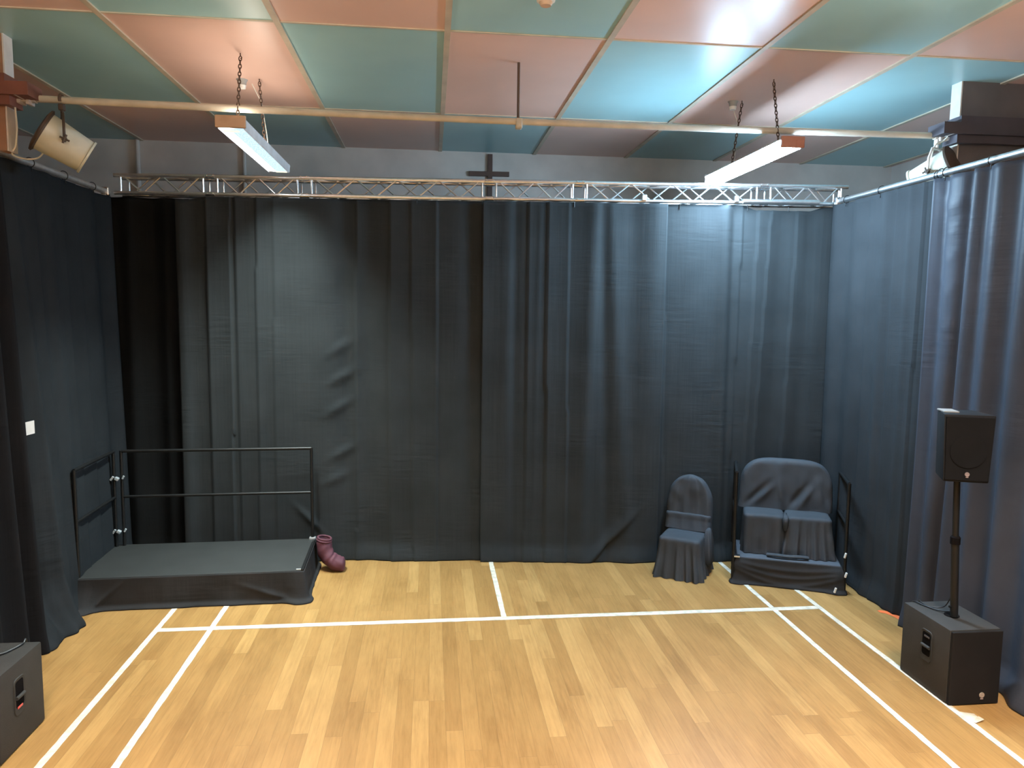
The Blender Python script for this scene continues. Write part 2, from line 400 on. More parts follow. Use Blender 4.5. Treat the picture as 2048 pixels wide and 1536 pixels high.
# ------------------------------------------------------------------ curtains
def drape(name, label, A, B, A2, B2, zt, feats, normal, mat, hem=None, noise_amp=0.012, seed=0.0, step=0.016, nv=110, ties=(), tie_z=None, zprof=None, nfreq=1.6, hemamp=0.05):
    A, B, A2, B2 = Vector((*A, zt)), Vector((*B, zt)), Vector((*A2, 0.004)), Vector((*B2, 0.004))
    nrm = Vector(normal); Ltop = (B-A).length
    nu = max(8, int(Ltop/step))
    vs, fs = [], []
    for j in range(nv+1):
        v = j/nv
        # rows closer together near the hem
        v = 1-(1-v)**1.25
        for i in range(nu+1):
            u = i/nu; s = u*Ltop
            P = lerp(lerp(A, B, u), lerp(A2, B2, u), v)
            if zprof: P.z += zprof(u)*(1-v)
            d = 0.0; sh = 0.0
            for (st, sb, w, at, ab, kind) in feats:
                s0 = lerp(st, sb, v); am = lerp(at, ab, v); x = s-s0
                if kind == 'b': d += am*math.exp(-(x/w)**2)
                elif kind == 'r': d += am*math.exp(-abs(x)/w)
                elif kind == 's' and x >= 0: d += am*math.exp(-x/w)
                elif kind == 'z' and x <= 0: d += am*math.exp(x/w)
                elif kind == 'c': d += am*0.5*(1+math.cos(2*PI*x/w))
            d += noise_amp*(noise.noise((s*nfreq, v*1.1, seed))+0.45*noise.noise((s*nfreq*3.1, v*2.3, seed+7)))*(0.35+0.65*v)
            k = sstep((v-0.945)/0.055)
            d += k*hemamp*(0.55+0.9*noise.noise((s*1.5, 0.3, seed+20)))
            if hem: d += hem(s, v)
            P = P+nrm*d
            P.z = max(P.z, 0.003)
            vs.append(P)
    for j in range(nv):
        for i in range(nu):
            a = j*(nu+1)+i; fs.append((a, a+1, a+nu+2, a+nu+1))
    o = MB().add(vs, fs).build(name, mat, smooth=True, angle=None)
    sol = o.modifiers.new('cloth_thickness', 'SOLIDIFY'); sol.thickness = 0.003; sol.offset = 0
    tag(o, label, 'curtain')
    tn = (B-A).normalized()
    for s in ties:
        P = A+tn*s
        if not tie_z:      # short cord from the hem up to the truss tube
            MB().path([P+nrm*0.012-Vector((0, 0, 0.05)), P+nrm*0.014, P+nrm*0.01+Vector((0, 0, 0.006))], 0.005, 6).build('tie', MAT['cable'], o); continue
        zc = tie_z
        c = Vector((P.x, P.y, zc))
        loop = [c+nrm*math.cos(t)*0.037+Vector((0, 0, 1))*math.sin(t)*0.037+tn*0.012*math.sin(t*1.0) for t in [2*PI*q/16 for q in range(17)]]
        mb = MB().path(loop, 0.004, 6)
        mb.path([c-Vector((0, 0, 0.035))+nrm*0.01, c-Vector((0, 0, 0.075))+nrm*0.02+tn*0.01], 0.004, 6)
        mb.build('tie', MAT['cable'], o)
    return o
def yb(x): return 1.60-0.085*x
ZB = 3.955
# back curtain: four cloths, x positions from left to right
def back(name, label, x0, x1, feats, seed, dy0=0.0, dy1=0.0, bot=0.0, b0=0.0, b1=0.0, **kw):
    return drape(name, label, (x0, yb(x0)+dy0), (x1, yb(x1)+dy1), (x0+b0, yb(x0)+bot+dy0), (x1+b1, yb(x1)+bot+dy1), kw.pop('zt', ZB), feats, (0.085, -0.996, 0), kw.pop('mat', MAT['drape_back']), seed=seed, **kw)
# far left cloth, hanging deeper, its shade put into the cloth colour
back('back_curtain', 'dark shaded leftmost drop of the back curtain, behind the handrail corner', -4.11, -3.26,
     [(0.22, 0.20, 0.09, 0.05, 0.06, 'b'), (0.46, 0.44, 0.09, -0.03, -0.04, 'b'), (0.60, 0.58, 0.06, 0.03, 0.04, 'b'), (0.78, 0.74, 0.07, -0.04, -0.05, 'b')], 1.0, dy0=0.09, dy1=0.10, mat=MAT['drape_corner_shade'])
fB = []
for (px_s, w, a0, a1, kd) in ((0.06, 0.10, 0.035, 0.045, 'b'), (0.32, 0.16, 0.040, 0.032, 's'), (0.58, 0.10, 0.03, 0.04, 'z'), (0.62, 0.14, 0.030, 0.022, 's'), (0.84, 0.16, 0.040, 0.028, 's'),
                              (1.02, 0.10, 0.018, 0.012, 's'), (1.45, 0.30, 0.035, 0.03, 'b'), (1.78, 0.10, -0.035, -0.02, 'b'), (1.90, 0.10, 0.02, 0.018, 's'),
                              (2.02, 0.12, -0.04, -0.03, 'b'), (2.25, 0.15, 0.022, 0.018, 's'), (2.48, 0.12, 0.012, 0.015, 's'), (2.77, 0.14, 0.024, 0.014, 'z'), (2.98, 0.2, 0.012, 0.008, 'b'), (3.12, 0.08, -0.03, -0.01, 'b')):
    fB.append((px_s, px_s+random.uniform(-0.03, 0.03), w, a0, a1, kd))
def hemB(s, v):
    # dimples down the right of the lit patch and the buckle above the hem
    d = 0.0
    z = 1-v
    for (s0, z0, sl, aa) in ((1.72, 0.60, 0.55, 0.020), (1.74, 0.52, 0.50, 0.030), (1.70, 0.435, 0.55, 0.026), (1.74, 0.31, 0.5, 0.022), (1.66, 0.235, 0.4, 0.016), (1.36, 0.12, -0.9, 0.026)):
        x = (s-s0); y = (z-z0)*3.95
        p = y-sl*x
        d += aa*math.exp(-(p/0.045)**2)*math.exp(-(x/0.13)**2)
    return d
back('back_curtain', 'wide left-centre drop of the back curtain with a pale lit patch', -3.36, -0.11, fB, 2.0, dy0=-0.03, dy1=-0.02, hem=hemB,
     ties=(1.52, 2.55), noise_amp=0.014, zprof=lambda u: -0.035*math.exp(-((u-0.02)/0.05)**2))
fC = [(0.0, 0.0, 0.20, 0.035, 0.012, 's'), (0.28, 0.27, 0.12, 0.02, 0.015, 'b'), (0.36, 0.36, 0.05, -0.02, -0.01, 'b'), (0.49, 0.48, 0.10, 0.022, 0.014, 's'), (0.62, 0.58, 0.06, 0.016, 0.010, 'r'),
      (0.69, 0.72, 0.16, 0.028, 0.020, 's'), (0.94, 0.95, 0.12, 0.022, 0.018, 'z'), (1.10, 1.02, 0.10, 0.012, 0.016, 'b'), (1.21, 1.12, 0.09, 0.04, 0.035, 'b'), (1.30, 1.42, 0.06, -0.02, -0.02, 'b'),
      (1.36, 1.66, 0.09, 0.025, 0.02, 'b'), (1.62, 1.66, 0.10, -0.02, 0.01, 'b'), (1.86, 1.84, 0.14, 0.035, 0.022, 'b')]
def hemC(s, v):
    z = (1-v)*3.95
    p = z-1.05*(s-1.22)
    return 0.045*math.exp(-(max(0, p)/0.10)**2)*(1 if p > 0 else math.exp(-(p/0.03)**2))*math.exp(-((s-1.42)/0.24)**2)*(1 if z < 0.7 else math.exp(-((z-0.7)/0.2)**2))
back('back_curtain', 'centre drop of the back curtain, hanging below the wooden cross', -0.12, 1.86, fC, 3.0, dy0=-0.045, dy1=-0.05, hem=hemC, ties=(0.98,), noise_amp=0.010)
fD = [(0.02, 0.06, 0.10, -0.015, -0.01, 's'), (0.40, 0.36, 0.22, 0.02, 0.02, 'b'), (0.66, 0.70, 0.07, 0.04, 0.03, 'b'), (0.86, 0.80, 0.08, 0.022, 0.014, 'z'), (0.78, 0.76, 0.05, -0.025, -0.012, 'b'),
      (1.02, 0.95, 0.14, 0.022, 0.014, 's'), (1.16, 1.02, 0.10, 0.016, 0.014, 's'), (1.32, 1.22, 0.12, -0.014, -0.01, 'b'), (1.46, 1.36, 0.10, 0.012, 0.012, 's'), (1.62, 1.54, 0.10, -0.014, -0.012, 'b')]
back('back_curtain', 'right drop of the back curtain behind the covered chair and bench', 1.845, 3.70, fD, 4.0, dy0=0.005, dy1=0.01, b0=0.03, ties=(0.16, 0.9, 1.35), noise_amp=0.012,
     zprof=lambda u: -0.045*sstep((u-0.45)/0.1)*sstep((0.95-u)/0.1))
# right curtains
XR = 3.675
fE = [(0.10, 0.12, 0.10, 0.03, 0.03, 'b'), (0.30, 0.30, 0.10, -0.02, -0.02, 'b'), (0.52, 0.5, 0.12, 0.025, 0.02, 'b'), (0.70, 0.72, 0.20, 0.016, 0.016, 's'), (0.98, 1.0, 0.07, 0.022, 0.025, 'b'), (1.12, 1.12, 0.20, 0.014, 0.015, 's'),
      (1.34, 1.36, 0.05, 0.014, 0.018, 'b'), (1.52, 1.50, 0.07, 0.022, 0.024, 'z'), (1.70, 1.60, 0.08, -0.01, -0.05, 'b')]
drape('side_curtain', 'smooth right side curtain behind the bench and the right loudspeaker', (XR, 1.265), (XR, -0.52), (XR+0.01, 1.26), (XR-0.02, -0.50), 3.965, fE, (-1, 0, 0), MAT['drape'], seed=5.0, ties=(0.25, 0.85, 1.65), tie_z=4.0, noise_amp=0.014, hemamp=0.045)
fF = [(0.00, -0.04, 0.07, 0.05, 0.07, 's'), (0.11, 0.12, 0.05, -0.030, -0.035, 'b'), (0.24, 0.20, 0.10, 0.030, 0.040, 'b'), (0.39, 0.31, 0.045, -0.040, -0.055, 'b'), (0.47, 0.40, 0.06, 0.036, 0.034, 'b'), (0.57, 0.53, 0.04, -0.020, -0.022, 'b'),
      (0.70, 0.68, 0.07, 0.032, 0.040, 'b'), (0.87, 0.84, 0.09, -0.055, -0.06, 'b'), (1.02, 1.0, 0.09, 0.036, 0.045, 'b'), (1.22, 1.2, 0.08, -0.034, -0.038, 'b'),
      (1.42, 1.4, 0.10, 0.035, 0.04, 'b'), (1.7, 1.68, 0.09, -0.035, -0.04, 'b'), (2.0, 2.0, 0.11, 0.035, 0.04, 'b'), (2.3, 2.3, 0.10, -0.035, -0.04, 'b')]
def hemF(s, v):
    # slack top edge sagging between two ties, with soft V creases under it
    zz = v*3.96; c = 0.24; q = abs(s-c); d = 0.0
    if q < 0.22:
        k = 1-(q/0.22)**2
        d += 0.014*k*math.exp(-((zz-0.10-0.16*k)/0.06)**2)
        for a in (0.50, 0.72, 1.0, 1.3): d += 0.004*k*math.exp(-((zz-a+1.1*q)/0.035)**2)
    return d
drape('side_curtain', 'shiny gathered right side curtain behind the right loudspeaker pole, nearest the camera', (XR-0.02, -0.43), (XR-0.02, -3.2), (XR-0.08, -0.46), (XR-0.16, -3.2), 3.955, fF, (-1, 0, 0), MAT['satin'], seed=6.0, step=0.012,
      ties=(0.02, 0.09, 0.60, 1.0, 1.5), tie_z=4.0, hem=hemF, noise_amp=0.022, hemamp=0.08, nfreq=2.2)
# left curtains
XL = -4.06
fG = [(0.05, 0.05, 0.08, 0.03, 0.03, 'b'), (0.28, 0.28, 0.10, -0.03, -0.03, 'b'), (0.52, 0.52, 0.14, 0.025, 0.025, 'b'), (0.80, 0.80, 0.18, 0.016, 0.016, 's'), (1.10, 1.10, 0.16, 0.016, 0.018, 's'), (1.38, 1.36, 0.10, 0.02, 0.024, 'b'),
      (1.62, 1.60, 0.20, 0.02, 0.02, 's'), (1.95, 1.80, 0.07, 0.01, 0.08, 'b'), (2.12, 2.02, 0.07, -0.02, -0.08, 'b')]
def hemL(s, v):
    z = (1-v)*3.95
    return 0.13*sstep((0.5-z)/0.5)*math.exp(-((s-1.98)/0.22)**2)+0.05*sstep((0.12-z)/0.12)*(0.5+0.5*math.sin(s*23))*sstep((s-1.5)/0.3)
drape('side_curtain', 'left side curtain with the square white card, behind the long platform', (XL, 1.94), (XL+0.04, -0.40), (XL+0.08, 1.94), (XL+0.22, -0.40), 3.945, fG, (1, 0, 0), MAT['drape_left_shade'], seed=8.0, ties=(0.4, 1.0, 1.6), tie_z=3.99, hem=hemL, noise_amp=0.014, hemamp=0.05)
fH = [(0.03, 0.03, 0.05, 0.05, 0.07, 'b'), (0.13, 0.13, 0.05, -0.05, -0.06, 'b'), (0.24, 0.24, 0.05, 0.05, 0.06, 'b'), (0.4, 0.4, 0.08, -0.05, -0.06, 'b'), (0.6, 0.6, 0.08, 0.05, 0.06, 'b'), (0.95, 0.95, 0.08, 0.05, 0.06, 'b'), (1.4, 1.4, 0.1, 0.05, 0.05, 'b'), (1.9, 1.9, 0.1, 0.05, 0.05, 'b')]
drape('side_curtain', 'near-black side curtain at the left border, behind the left subwoofer', (XL+0.09, -0.30), (XL+0.09, -3.2), (XL+0.26, -0.34), (XL+0.26, -3.2), 3.945, fH, (1, 0, 0), MAT['drape_border_shade'], seed=9.0, ties=(0.1, 0.7), tie_z=3.99, noise_amp=0.016, hemamp=0.03)
# the white card pinned on the left curtain
pc = MB().box((-3.850, -0.265, 1.815), (0.006, 0.170, 0.105), rot=Matrix.Rotation(-0.10, 3, 'Z'), bev=0.001)
tag(pc.build('pinned_card', MAT['paper']), 'small white square card pinned to the left side curtain', 'card')

# side poles that carry the side curtains
pr = thing('curtain_pole', 'bright silver pole along the top of the right side curtains', 'pole', (XR, -1.0, 4.0))
MB().tube((0, 2.19, 0), (0, -2.4, 0), 0.029, 16).build('tube', MAT['alu'], pr, smooth=True)
pm = MB().box((0, 2.17, 0.0), (0.085, 0.05, 0.09), bev=0.012); pm.tube((0, 2.17, 0), (0.0, 2.17, 0.11), 0.014); pm.build('end_clamp', MAT['steel'], pr)
pl = thing('curtain_pole', 'dull grey pole along the top of the left side curtains', 'pole', (XL, -1.0, 3.99))
MB().tube((0, 2.92, 0), (0, -2.4, 0), 0.029, 16).build('tube', MAT['alu_dull'], pl, smooth=True)
MB().box((0, 2.86, 0), (0.085, 0.05, 0.09), bev=0.012).build('end_clamp', MAT['steel'], pl)

# ------------------------------------------------------------------ lighting truss over the back curtain
TS = 0.182
tr = thing('box_truss', 'aluminium box truss of six bolted sections above the back curtain', 'truss', (0, 1.66, 3.985), math.atan(-0.085))
joints = [-4.00, -2.99, -2.0, -0.04, 0.93, 2.92, 3.84]
def zig(p, q, off, n, r=0.0085):
    mb = MB(); p = Vector(p); q = Vector(q); off = Vector(off)
    for k in range(n):
        a = p+(q-p)*(k/n); b = p+(q-p)*((k+1)/n)
        a2, b2 = (a, b+off) if k % 2 == 0 else (a+off, b)
        mb.tube(a2, b2, r, 8)
    return mb
for a, b in zip(joints[:-1], joints[1:]):
    ch = MB()
    x0, x1 = a+0.004, b-0.004
    for y in (-TS/2, TS/2):
        for z in (0, TS): ch.tube((x0, y, z), (x1, y, z), 0.0205, 14)
    sec = ch.build('truss_section', MAT['alu'], tr, smooth=True)
    for xe in (a+0.075, b-0.075):
        fr = MB()
        for y in (-TS/2, TS/2): fr.tube((xe, y, 0), (xe, y, TS), 0.0105, 10)
        for z in (0, TS): fr.tube((xe, -TS/2, z), (xe, TS/2, z), 0.0105, 10)
        fr.build('end_frame', MAT['steel'], sec, smooth=True)
    n = 4 if (b-a) < 1.5 else 8
    p0, p1 = a+0.10, b-0.10
    zig((p0, -TS/2, TS), (p1, -TS/2, TS), (0, 0, -TS), n).build('front_lacing', MAT['alu'], sec, smooth=True)
    zig((p0, TS/2, 0), (p1, TS/2, 0), (0, 0, TS), n).build('rear_lacing', MAT['alu'], sec, smooth=True)
    zig((p0, -TS/2, TS), (p1, -TS/2, TS), (0, TS, 0), n).build('top_lacing', MAT['alu_dull'], sec, smooth=True)
    zig((p0, -TS/2, 0), (p1, -TS/2, 0), (0, TS, 0), n).build('bottom_lacing', MAT['alu_dull'], sec, smooth=True)
for xj in joints[1:-1]:
    for y in (-TS/2, TS/2):
        for z in (0, TS):
            cp = MB()
            cp.tube((xj-0.048, y, z), (xj+0.048, y, z), 0.0245, 14)
            for dx in (-0.03, 0.03): cp.tube((xj+dx, y-0.034, z+0.014), (xj+dx, y+0.034, z-0.014), 0.006, 8)
            cp.build('coupler', MAT['steel'], tr, smooth=True)
MB().tube((2.68, -TS/2-0.050, 0.006), (3.50, -TS/2-0.050, 0.006), 0.026, 14).build('spare_tube', MAT['alu'], tr, smooth=True)
for xx in (1.62, 2.62): MB().box((xx, -TS/2-0.02, 0.03), (0.05, 0.06, 0.07), bev=0.01).build('hook_clamp', MAT['steel'], tr)

# ------------------------------------------------------------------ lighting bar across the room with its drop rod
br = thing('lighting_bar', 'long cream lighting bar spanning the room below the ceiling', 'pipe', (0, 0, 4.40))
pts = [(-3.86, 0, 0.025)]+[(-3.86+7.83*i/24, 0, 0.025-0.025*math.sin(PI*min(1, max(0, i/24)))) for i in range(1, 24)]+[(3.97, 0, 0.025)]
MB().path(pts, 0.028, 14).build('tube', MAT['pipe_paint'], br, smooth=True)
MB().tube((0.072, 0, 0.0), (0.072, 0, CH-4.40), 0.012, 10).build('drop_rod', MAT['chain'], br, smooth=True)
MB().box((0.078, 0, -0.018), (0.055, 0.07, 0.085), bev=0.01).build('rod_clamp', MAT['pipe_paint'], br)
for sx, xe in ((-1, -3.89), (1, 3.99)):
    bk = MB().tube((xe-0.10*sx, 0, 0.025), (xe+0.03*sx, 0, 0.025), 0.036, 16)
    bk.box((xe+0.02*sx, 0, 0.035), (0.05, 0.11, 0.12), bev=0.015); bk.box((xe-0.055*sx, 0, 0.0), (0.03, 0.09, 0.06), bev=0.01)
    bk.build('end_bracket', MAT['white_edge'], br, smooth=True)

# ------------------------------------------------------------------ stage lanterns hanging from the bar
def lantern(label, loc, axis, side):
    """axis: unit vector from the dark back disc to the open front"""
    t = thing('stage_lantern', label, 'stage light', loc)
    ax = Vector(axis).normalized()
    c = Vector((0, 0, -0.340))
    rot = ax.to_track_quat('Z', 'Y').to_matrix().to_4x4()
    Mx = Matrix.Translation(c) @ rot
    body = MB().lathe([(0.155, -0.17), (0.158, -0.15), (0.150, -0.05), (0.142, 0.06), (0.135, 0.17), (0.145, 0.175), (0.145, 0.19), (0.128, 0.19), (0.122, 0.05), (0.0, 0.03)], Mx, 36)
    body.build('body', MAT['cream'], t, smooth=True)
    MB().lathe([(0.0, -0.19), (0.130, -0.188), (0.178, -0.176), (0.182, -0.160), (0.158, -0.148), (0.150, -0.150)], Mx, 36).build('back_disc', MAT['dark_tin'], t, smooth=True)
    h = Vector(side).normalized()
    yk = MB()
    P1 = c+h*0.165; P2 = c-h*0.165
    top = Vector((0, 0, -0.115))
    yk.path([P1, P1+Vector((0, 0, 0.12)), top+h*0.10+Vector((0, 0, -0.01)), top, top-h*0.10+Vector((0, 0, -0.01)), P2+Vector((0, 0, 0.12)), P2], 0.011, 8)
    yk.build('yoke', MAT['dark_tin'] if loc[0] < 0 else MAT['white_edge'], t, smooth=True)
    for P, sg in ((P1, 1), (P2, -1)):
        kn = MB().tube(P-h*sg*0.01, P+h*sg*0.035, 0.020, 6)
        for q in range(4):
            a = q*PI/2+0.4; dv = Vector((0, 0, 1))*math.sin(a)+h.cross(Vector((0, 0, 1)))*math.cos(a)
            kn.tube(P+h*sg*0.03, P+h*sg*0.03+dv*0.036, 0.008, 6)
        kn.build('tilt_knob', MAT['dark_tin'], t)
    hk = MB()
    arc = [Vector((0, 0.036*math.cos(a), 0.036*math.sin(a))) for a in [(-0.4+PI*1.3*k/10) for k in range(11)]]
    hk.path(arc, 0.012, 8); hk.path([arc[0], Vector((0, 0.0, -0.05)), Vector((0, 0, -0.125))], 0.013, 8)
    hk.box((0, 0, -0.06), (0.04, 0.05, 0.05), bev=0.008)
    hk.build('hook_clamp', MAT['dark_tin'] if loc[0] < 0 else MAT['white_edge'], t, smooth=True)
    return t
l1 = lantern('cream stage lantern with dark back disc hanging at the left end of the bar', (-3.60, 0, 4.425), (0.78, 0.42, -0.50), (0.45, -0.89, 0.0))
l2 = lantern('cream stage lantern with dark open back hanging at the right end of the bar', (3.925, 0, 4.425), (-0.50, 0.77, -0.40), (0.84, 0.54, 0.0))
cb = MB()
def spline(pts, n=8):
    out = []
    P = [Vector(p) for p in pts]; P = [P[0]]+P+[P[-1]]
    for i in range(1, len(P)-2):
        for k in range(n):
            t = k/n; p0, p1, p2, p3 = P[i-1:i+3]
            out.append(0.5*((2*p1)+(-p0+p2)*t+(2*p0-5*p1+4*p2-p3)*t*t+(-p0+3*p1-3*p2+p3)*t**3))
    out.append(P[-2]); return out
cb.path(spline([(-3.905, -0.09, 4.33), (-3.905, -0.08, 4.18), (-3.93, -0.06, 4.05), (-3.98, -0.02, 3.985), (-3.90, 0, 3.955), (-3.80, 0.0, 3.965), (-3.74, -0.02, 4.02), (-3.70, -0.03, 4.09)]), 0.007, 8)
tag(cb.build('lantern_cable', MAT['white_cable'], smooth=True), 'white cable looping down to the left stage lantern', 'cable')
cb = MB(); cb.path(spline([(3.965, -0.08, 4.40), (3.93, -0.06, 4.36), (3.87, -0.05, 4.33), (3.855, -0.03, 4.24), (3.87, -0.02, 4.16), (3.885, 0.0, 4.10)]), 0.007, 8)
tag(cb.build('lantern_cable', MAT['white_cable'], smooth=True), 'white cable running beside the yoke of the right stage lantern', 'cable')

# ------------------------------------------------------------------ suspended strip lights
def chain_mesh(x, y0, z0, y1, z1):
    mb = MB(); p = Vector((x, y0, z0)); q = Vector((x, y1, z1)); d = q-p; n = max(3, int(d.length/0.034)); t = d.normalized()
    e1 = t.cross(Vector((1, 0, 0))).normalized(); e2 = t.cross(e1)
    for k in range(n):
        c = p+d*((k+0.5)/n); s = (e1 if k % 2 else e2)
        loop = [c+t*math.cos(a)*0.023+s*math.sin(a)*0.0115 for a in [2*PI*i/10 for i in range(11)]]
        mb.path(loop, 0.0042, 6, cap=False)
    return mb
def lamp(label, cx, y0, y1, zb, left):
    t = thing('strip_light', label, 'light', (cx, (y0+y1)/2, zb))
    Lg = y1-y0; W = 0.21
    hs = MB()
    if left:      # opaque white housing round a flat lens
        prof = [(-0.115, 0.075), (-0.105, 0.008), (-0.098, 0.0), (-0.098, 0.02), (0.098, 0.02), (0.098, 0.0), (0.105, 0.008), (0.115, 0.075), (0.07, 0.095), (-0.07, 0.095)]
    else:         # narrow spine carrying a deep wrap round lens
        prof = [(-0.112, 0.068), (0.112, 0.068), (0.07, 0.098), (-0.07, 0.098)]
    n = len(prof)
    hs.add([(x, -Lg/2, z) for x, z in prof]+[(x, Lg/2, z) for x, z in prof], [(i, (i+1) % n, n+(i+1) % n, n+i) for i in range(n)]+[tuple(range(n)), tuple(range(2*n-1, n-1, -1))])
    hs.build('housing', MAT['white_enamel'], t)
    if left:
        h = Lg/2-0.03
        MB().add([(-0.096, -h, 0.010), (-0.018, -h, 0.004), (-0.018, h, 0.004), (-0.096, h, 0.010)], [(0, 1, 2, 3)]).build('lens', MAT['lens_left_white'], t)
        MB().add([(-0.018, -h, 0.004), (0.096, -h, 0.010), (0.096, h, 0.010), (-0.018, h, 0.004)], [(0, 1, 2, 3)]).build('lens', MAT['lens_left_blue'], t)
        ar = area('lamp_glow', (0, -0.08, -0.004), 0.19, Lg-0.24, 108, (0.86, 1.0, 0.98), spread=100); ar.parent = t
        for sy, x0, x1, mk in ((-1, -0.075, 0.045, 2), (1, -0.02, 0.092, 1)):
            yy = sy*(h-0.035)
            lb = MB().box(((x0+x1)/2, yy, -0.002), (x1-x0, 0.055, 0.004)); lb.build('rating_label', MAT['label'], t)
    else:
        ar_ = [(-0.112, 0.068), (-0.104, 0.030), (-0.080, 0.006), (-0.04, 0.0), (0.04, 0.0), (0.080, 0.006), (0.104, 0.030), (0.112, 0.068)]
        h = Lg/2-0.012; k = len(ar_)
        MB().add([(x, -h, z) for x, z in ar_]+[(x, h, z) for x, z in ar_], [(i, i+1, k+i+1, k+i) for i in range(k-1)]+[tuple(range(k, 2*k))]).build('lens', MAT['lens_bright'], t)
    # uplight added above the closed housing to brighten the ceiling
    if left: up = area('lamp_uplight_fill', (0, -0.30, 0.112), 0.14, 1.7, 7.5, (1.0, 0.86, 0.70), up=True); up.parent = t
    ec = MB().box((0, -Lg/2-0.010, 0.055), (0.235 if left else 0.205, 0.030, 0.095), bev=0.008)
    if not left: ec.box((0.06, -Lg/2-0.02, 0.045), (0.07, 0.02, 0.06), bev=0.008)
    ec.build('end_cap', MAT['endcap'] if left else MAT['endcap_red'], t)
    MB().box((0, Lg/2+0.008, 0.052), (0.215, 0.024, 0.085), bev=0.01).build('end_cap', MAT['white_enamel'], t)
    top = CH-zb
    cyc = (y0+y1)/2
    for yc, yf in ((0.10, -0.05), (0.78, 0.98)):
        chain_mesh(0.0, yc-cyc, top-0.03, yf-cyc, 0.10).build('chain', MAT['chain'], t)
        MB().path([(0, yc-cyc, top-0.001), (0, yc-cyc, top-0.02), (0.012, yc-cyc, top-0.035), (0, yc-cyc, top-0.045)], 0.005, 6).build('ceiling_hook', MAT['chain'], t)
    w = MB().path([(0.03, 0.98-cyc, 0.095), (0.02, 0.95-cyc, 0.25), (0.0, 0.86-cyc, 0.50), (-0.08, 0.84-cyc, top-0.03)], 0.004, 6)
    w.build('supply_cable', MAT['white_cable'], t, smooth=True)
    return t
lamp('white strip light with pale blue lens hanging on chains at the left', -2.235, -0.25, 1.60, 4.19, True)
lamp('glaring strip light with wrap-round lens hanging at the right', 2.385, -0.30, 1.42, 4.19, False)
for x, y, lb in ((-2.40, 0.83, 'small round ceiling rose beside the left strip light chain'), (2.31, 0.82, 'small round ceiling rose beside the right strip light chain')):
    r = thing('ceiling_rose', lb, 'ceiling fitting', (x, y, CH))
    MB().lathe([(0.0, -0.05), (0.035, -0.048), (0.04, -0.02), (0.052, 0.0)], Matrix.Identity(4), 20).build('base', MAT['grey_plastic'], r, smooth=True)
    MB().lathe([(0.0, -0.085), (0.03, -0.08), (0.036, -0.05)], Matrix.Identity(4), 20).build('cover', MAT['white_plastic'], r, smooth=True)
sm = thing('smoke_detector', 'round white smoke detector on the ceiling at the top edge', 'detector', (0.10, -1.30, CH))
MB().lathe([(0.0, -0.05), (0.035, -0.05), (0.045, -0.035), (0.045, -0.02)], Matrix.Identity(4), 24).build('sensor', MAT['endcap'], sm, smooth=True)
MB().lathe([(0.045, -0.025), (0.062, -0.02), (0.066, 0.0)], Matrix.Identity(4), 24).build('base', MAT['white_plastic'], sm, smooth=True)

# ------------------------------------------------------------------ cloth helpers: rings of a rounded rectangle
def rrect(hw, hd, r, n):
    r = min(r, hw*0.99, hd*0.99)
    out = []
    seg = [(hw-r, hd-r, 0), (-(hw-r), hd-r, PI/2), (-(hw-r), -(hd-r), PI), (hw-r, -(hd-r), 3*PI/2)]
    # sample by arc length
    per = []
    for k, (cx_, cy_, a0) in enumerate(seg):
        for q in range(9): a = a0+PI/2*q/8; per.append(Vector((cx_+r*math.cos(a), cy_+r*math.sin(a), 0)))
    per.append(per[0])
    acc = [0]
    for a, b in zip(per[:-1], per[1:]): acc.append(acc[-1]+(b-a).length)
    T = acc[-1]; j = 0
    for i in range(n):
        d = T*i/n
        while acc[j+1] < d: j += 1
        f = (d-acc[j])/max(1e-9, acc[j+1]-acc[j]); out.append(per[j].lerp(per[j+1], f))
    return out
def cloth_loft(levels, n=160, seed=0.0, cap_bottom=False):
    """levels: (z, hw, hd, r, cx, cy, fold amplitude, fold frequency, noise)"""
    R = []
    for k, (z, hw, hd, r, cx_, cy_, fa, ff, na) in enumerate(levels):
        ring = []
        base = rrect(hw, hd, r, n)
        for i, p in enumerate(base):
            nn = (base[(i+1) % n]-base[i-1]).normalized(); out = Vector((nn.y, -nn.x, 0))
            ph = 2*PI*i/n
            th = i/n*ff
            w = 0.6*math.sin(th*2*PI+2.1*noise.noise((math.cos(ph)*1.7, math.sin(ph)*1.7, seed)))+0.9*noise.noise((math.cos(ph)*ff*0.45, math.sin(ph)*ff*0.45, seed+3+z*0.4))
            d = fa*w+na*noise.noise((p.x*9, p.y*9, z*7+seed))
            ring.append(Vector((p.x+cx_, p.y+cy_, z))+out*d+Vector((0, 0, na*0.5*noise.noise((p.x*7+5, p.y*7, z*3+seed)))))
        R.append(ring)
    return MB().rings(R, True, cap_bottom)
def sub(o, lv=1):
    m_ = o.modifiers.new('soften', 'SUBSURF'); m_.levels = lv; m_.render_levels = lv
    return o

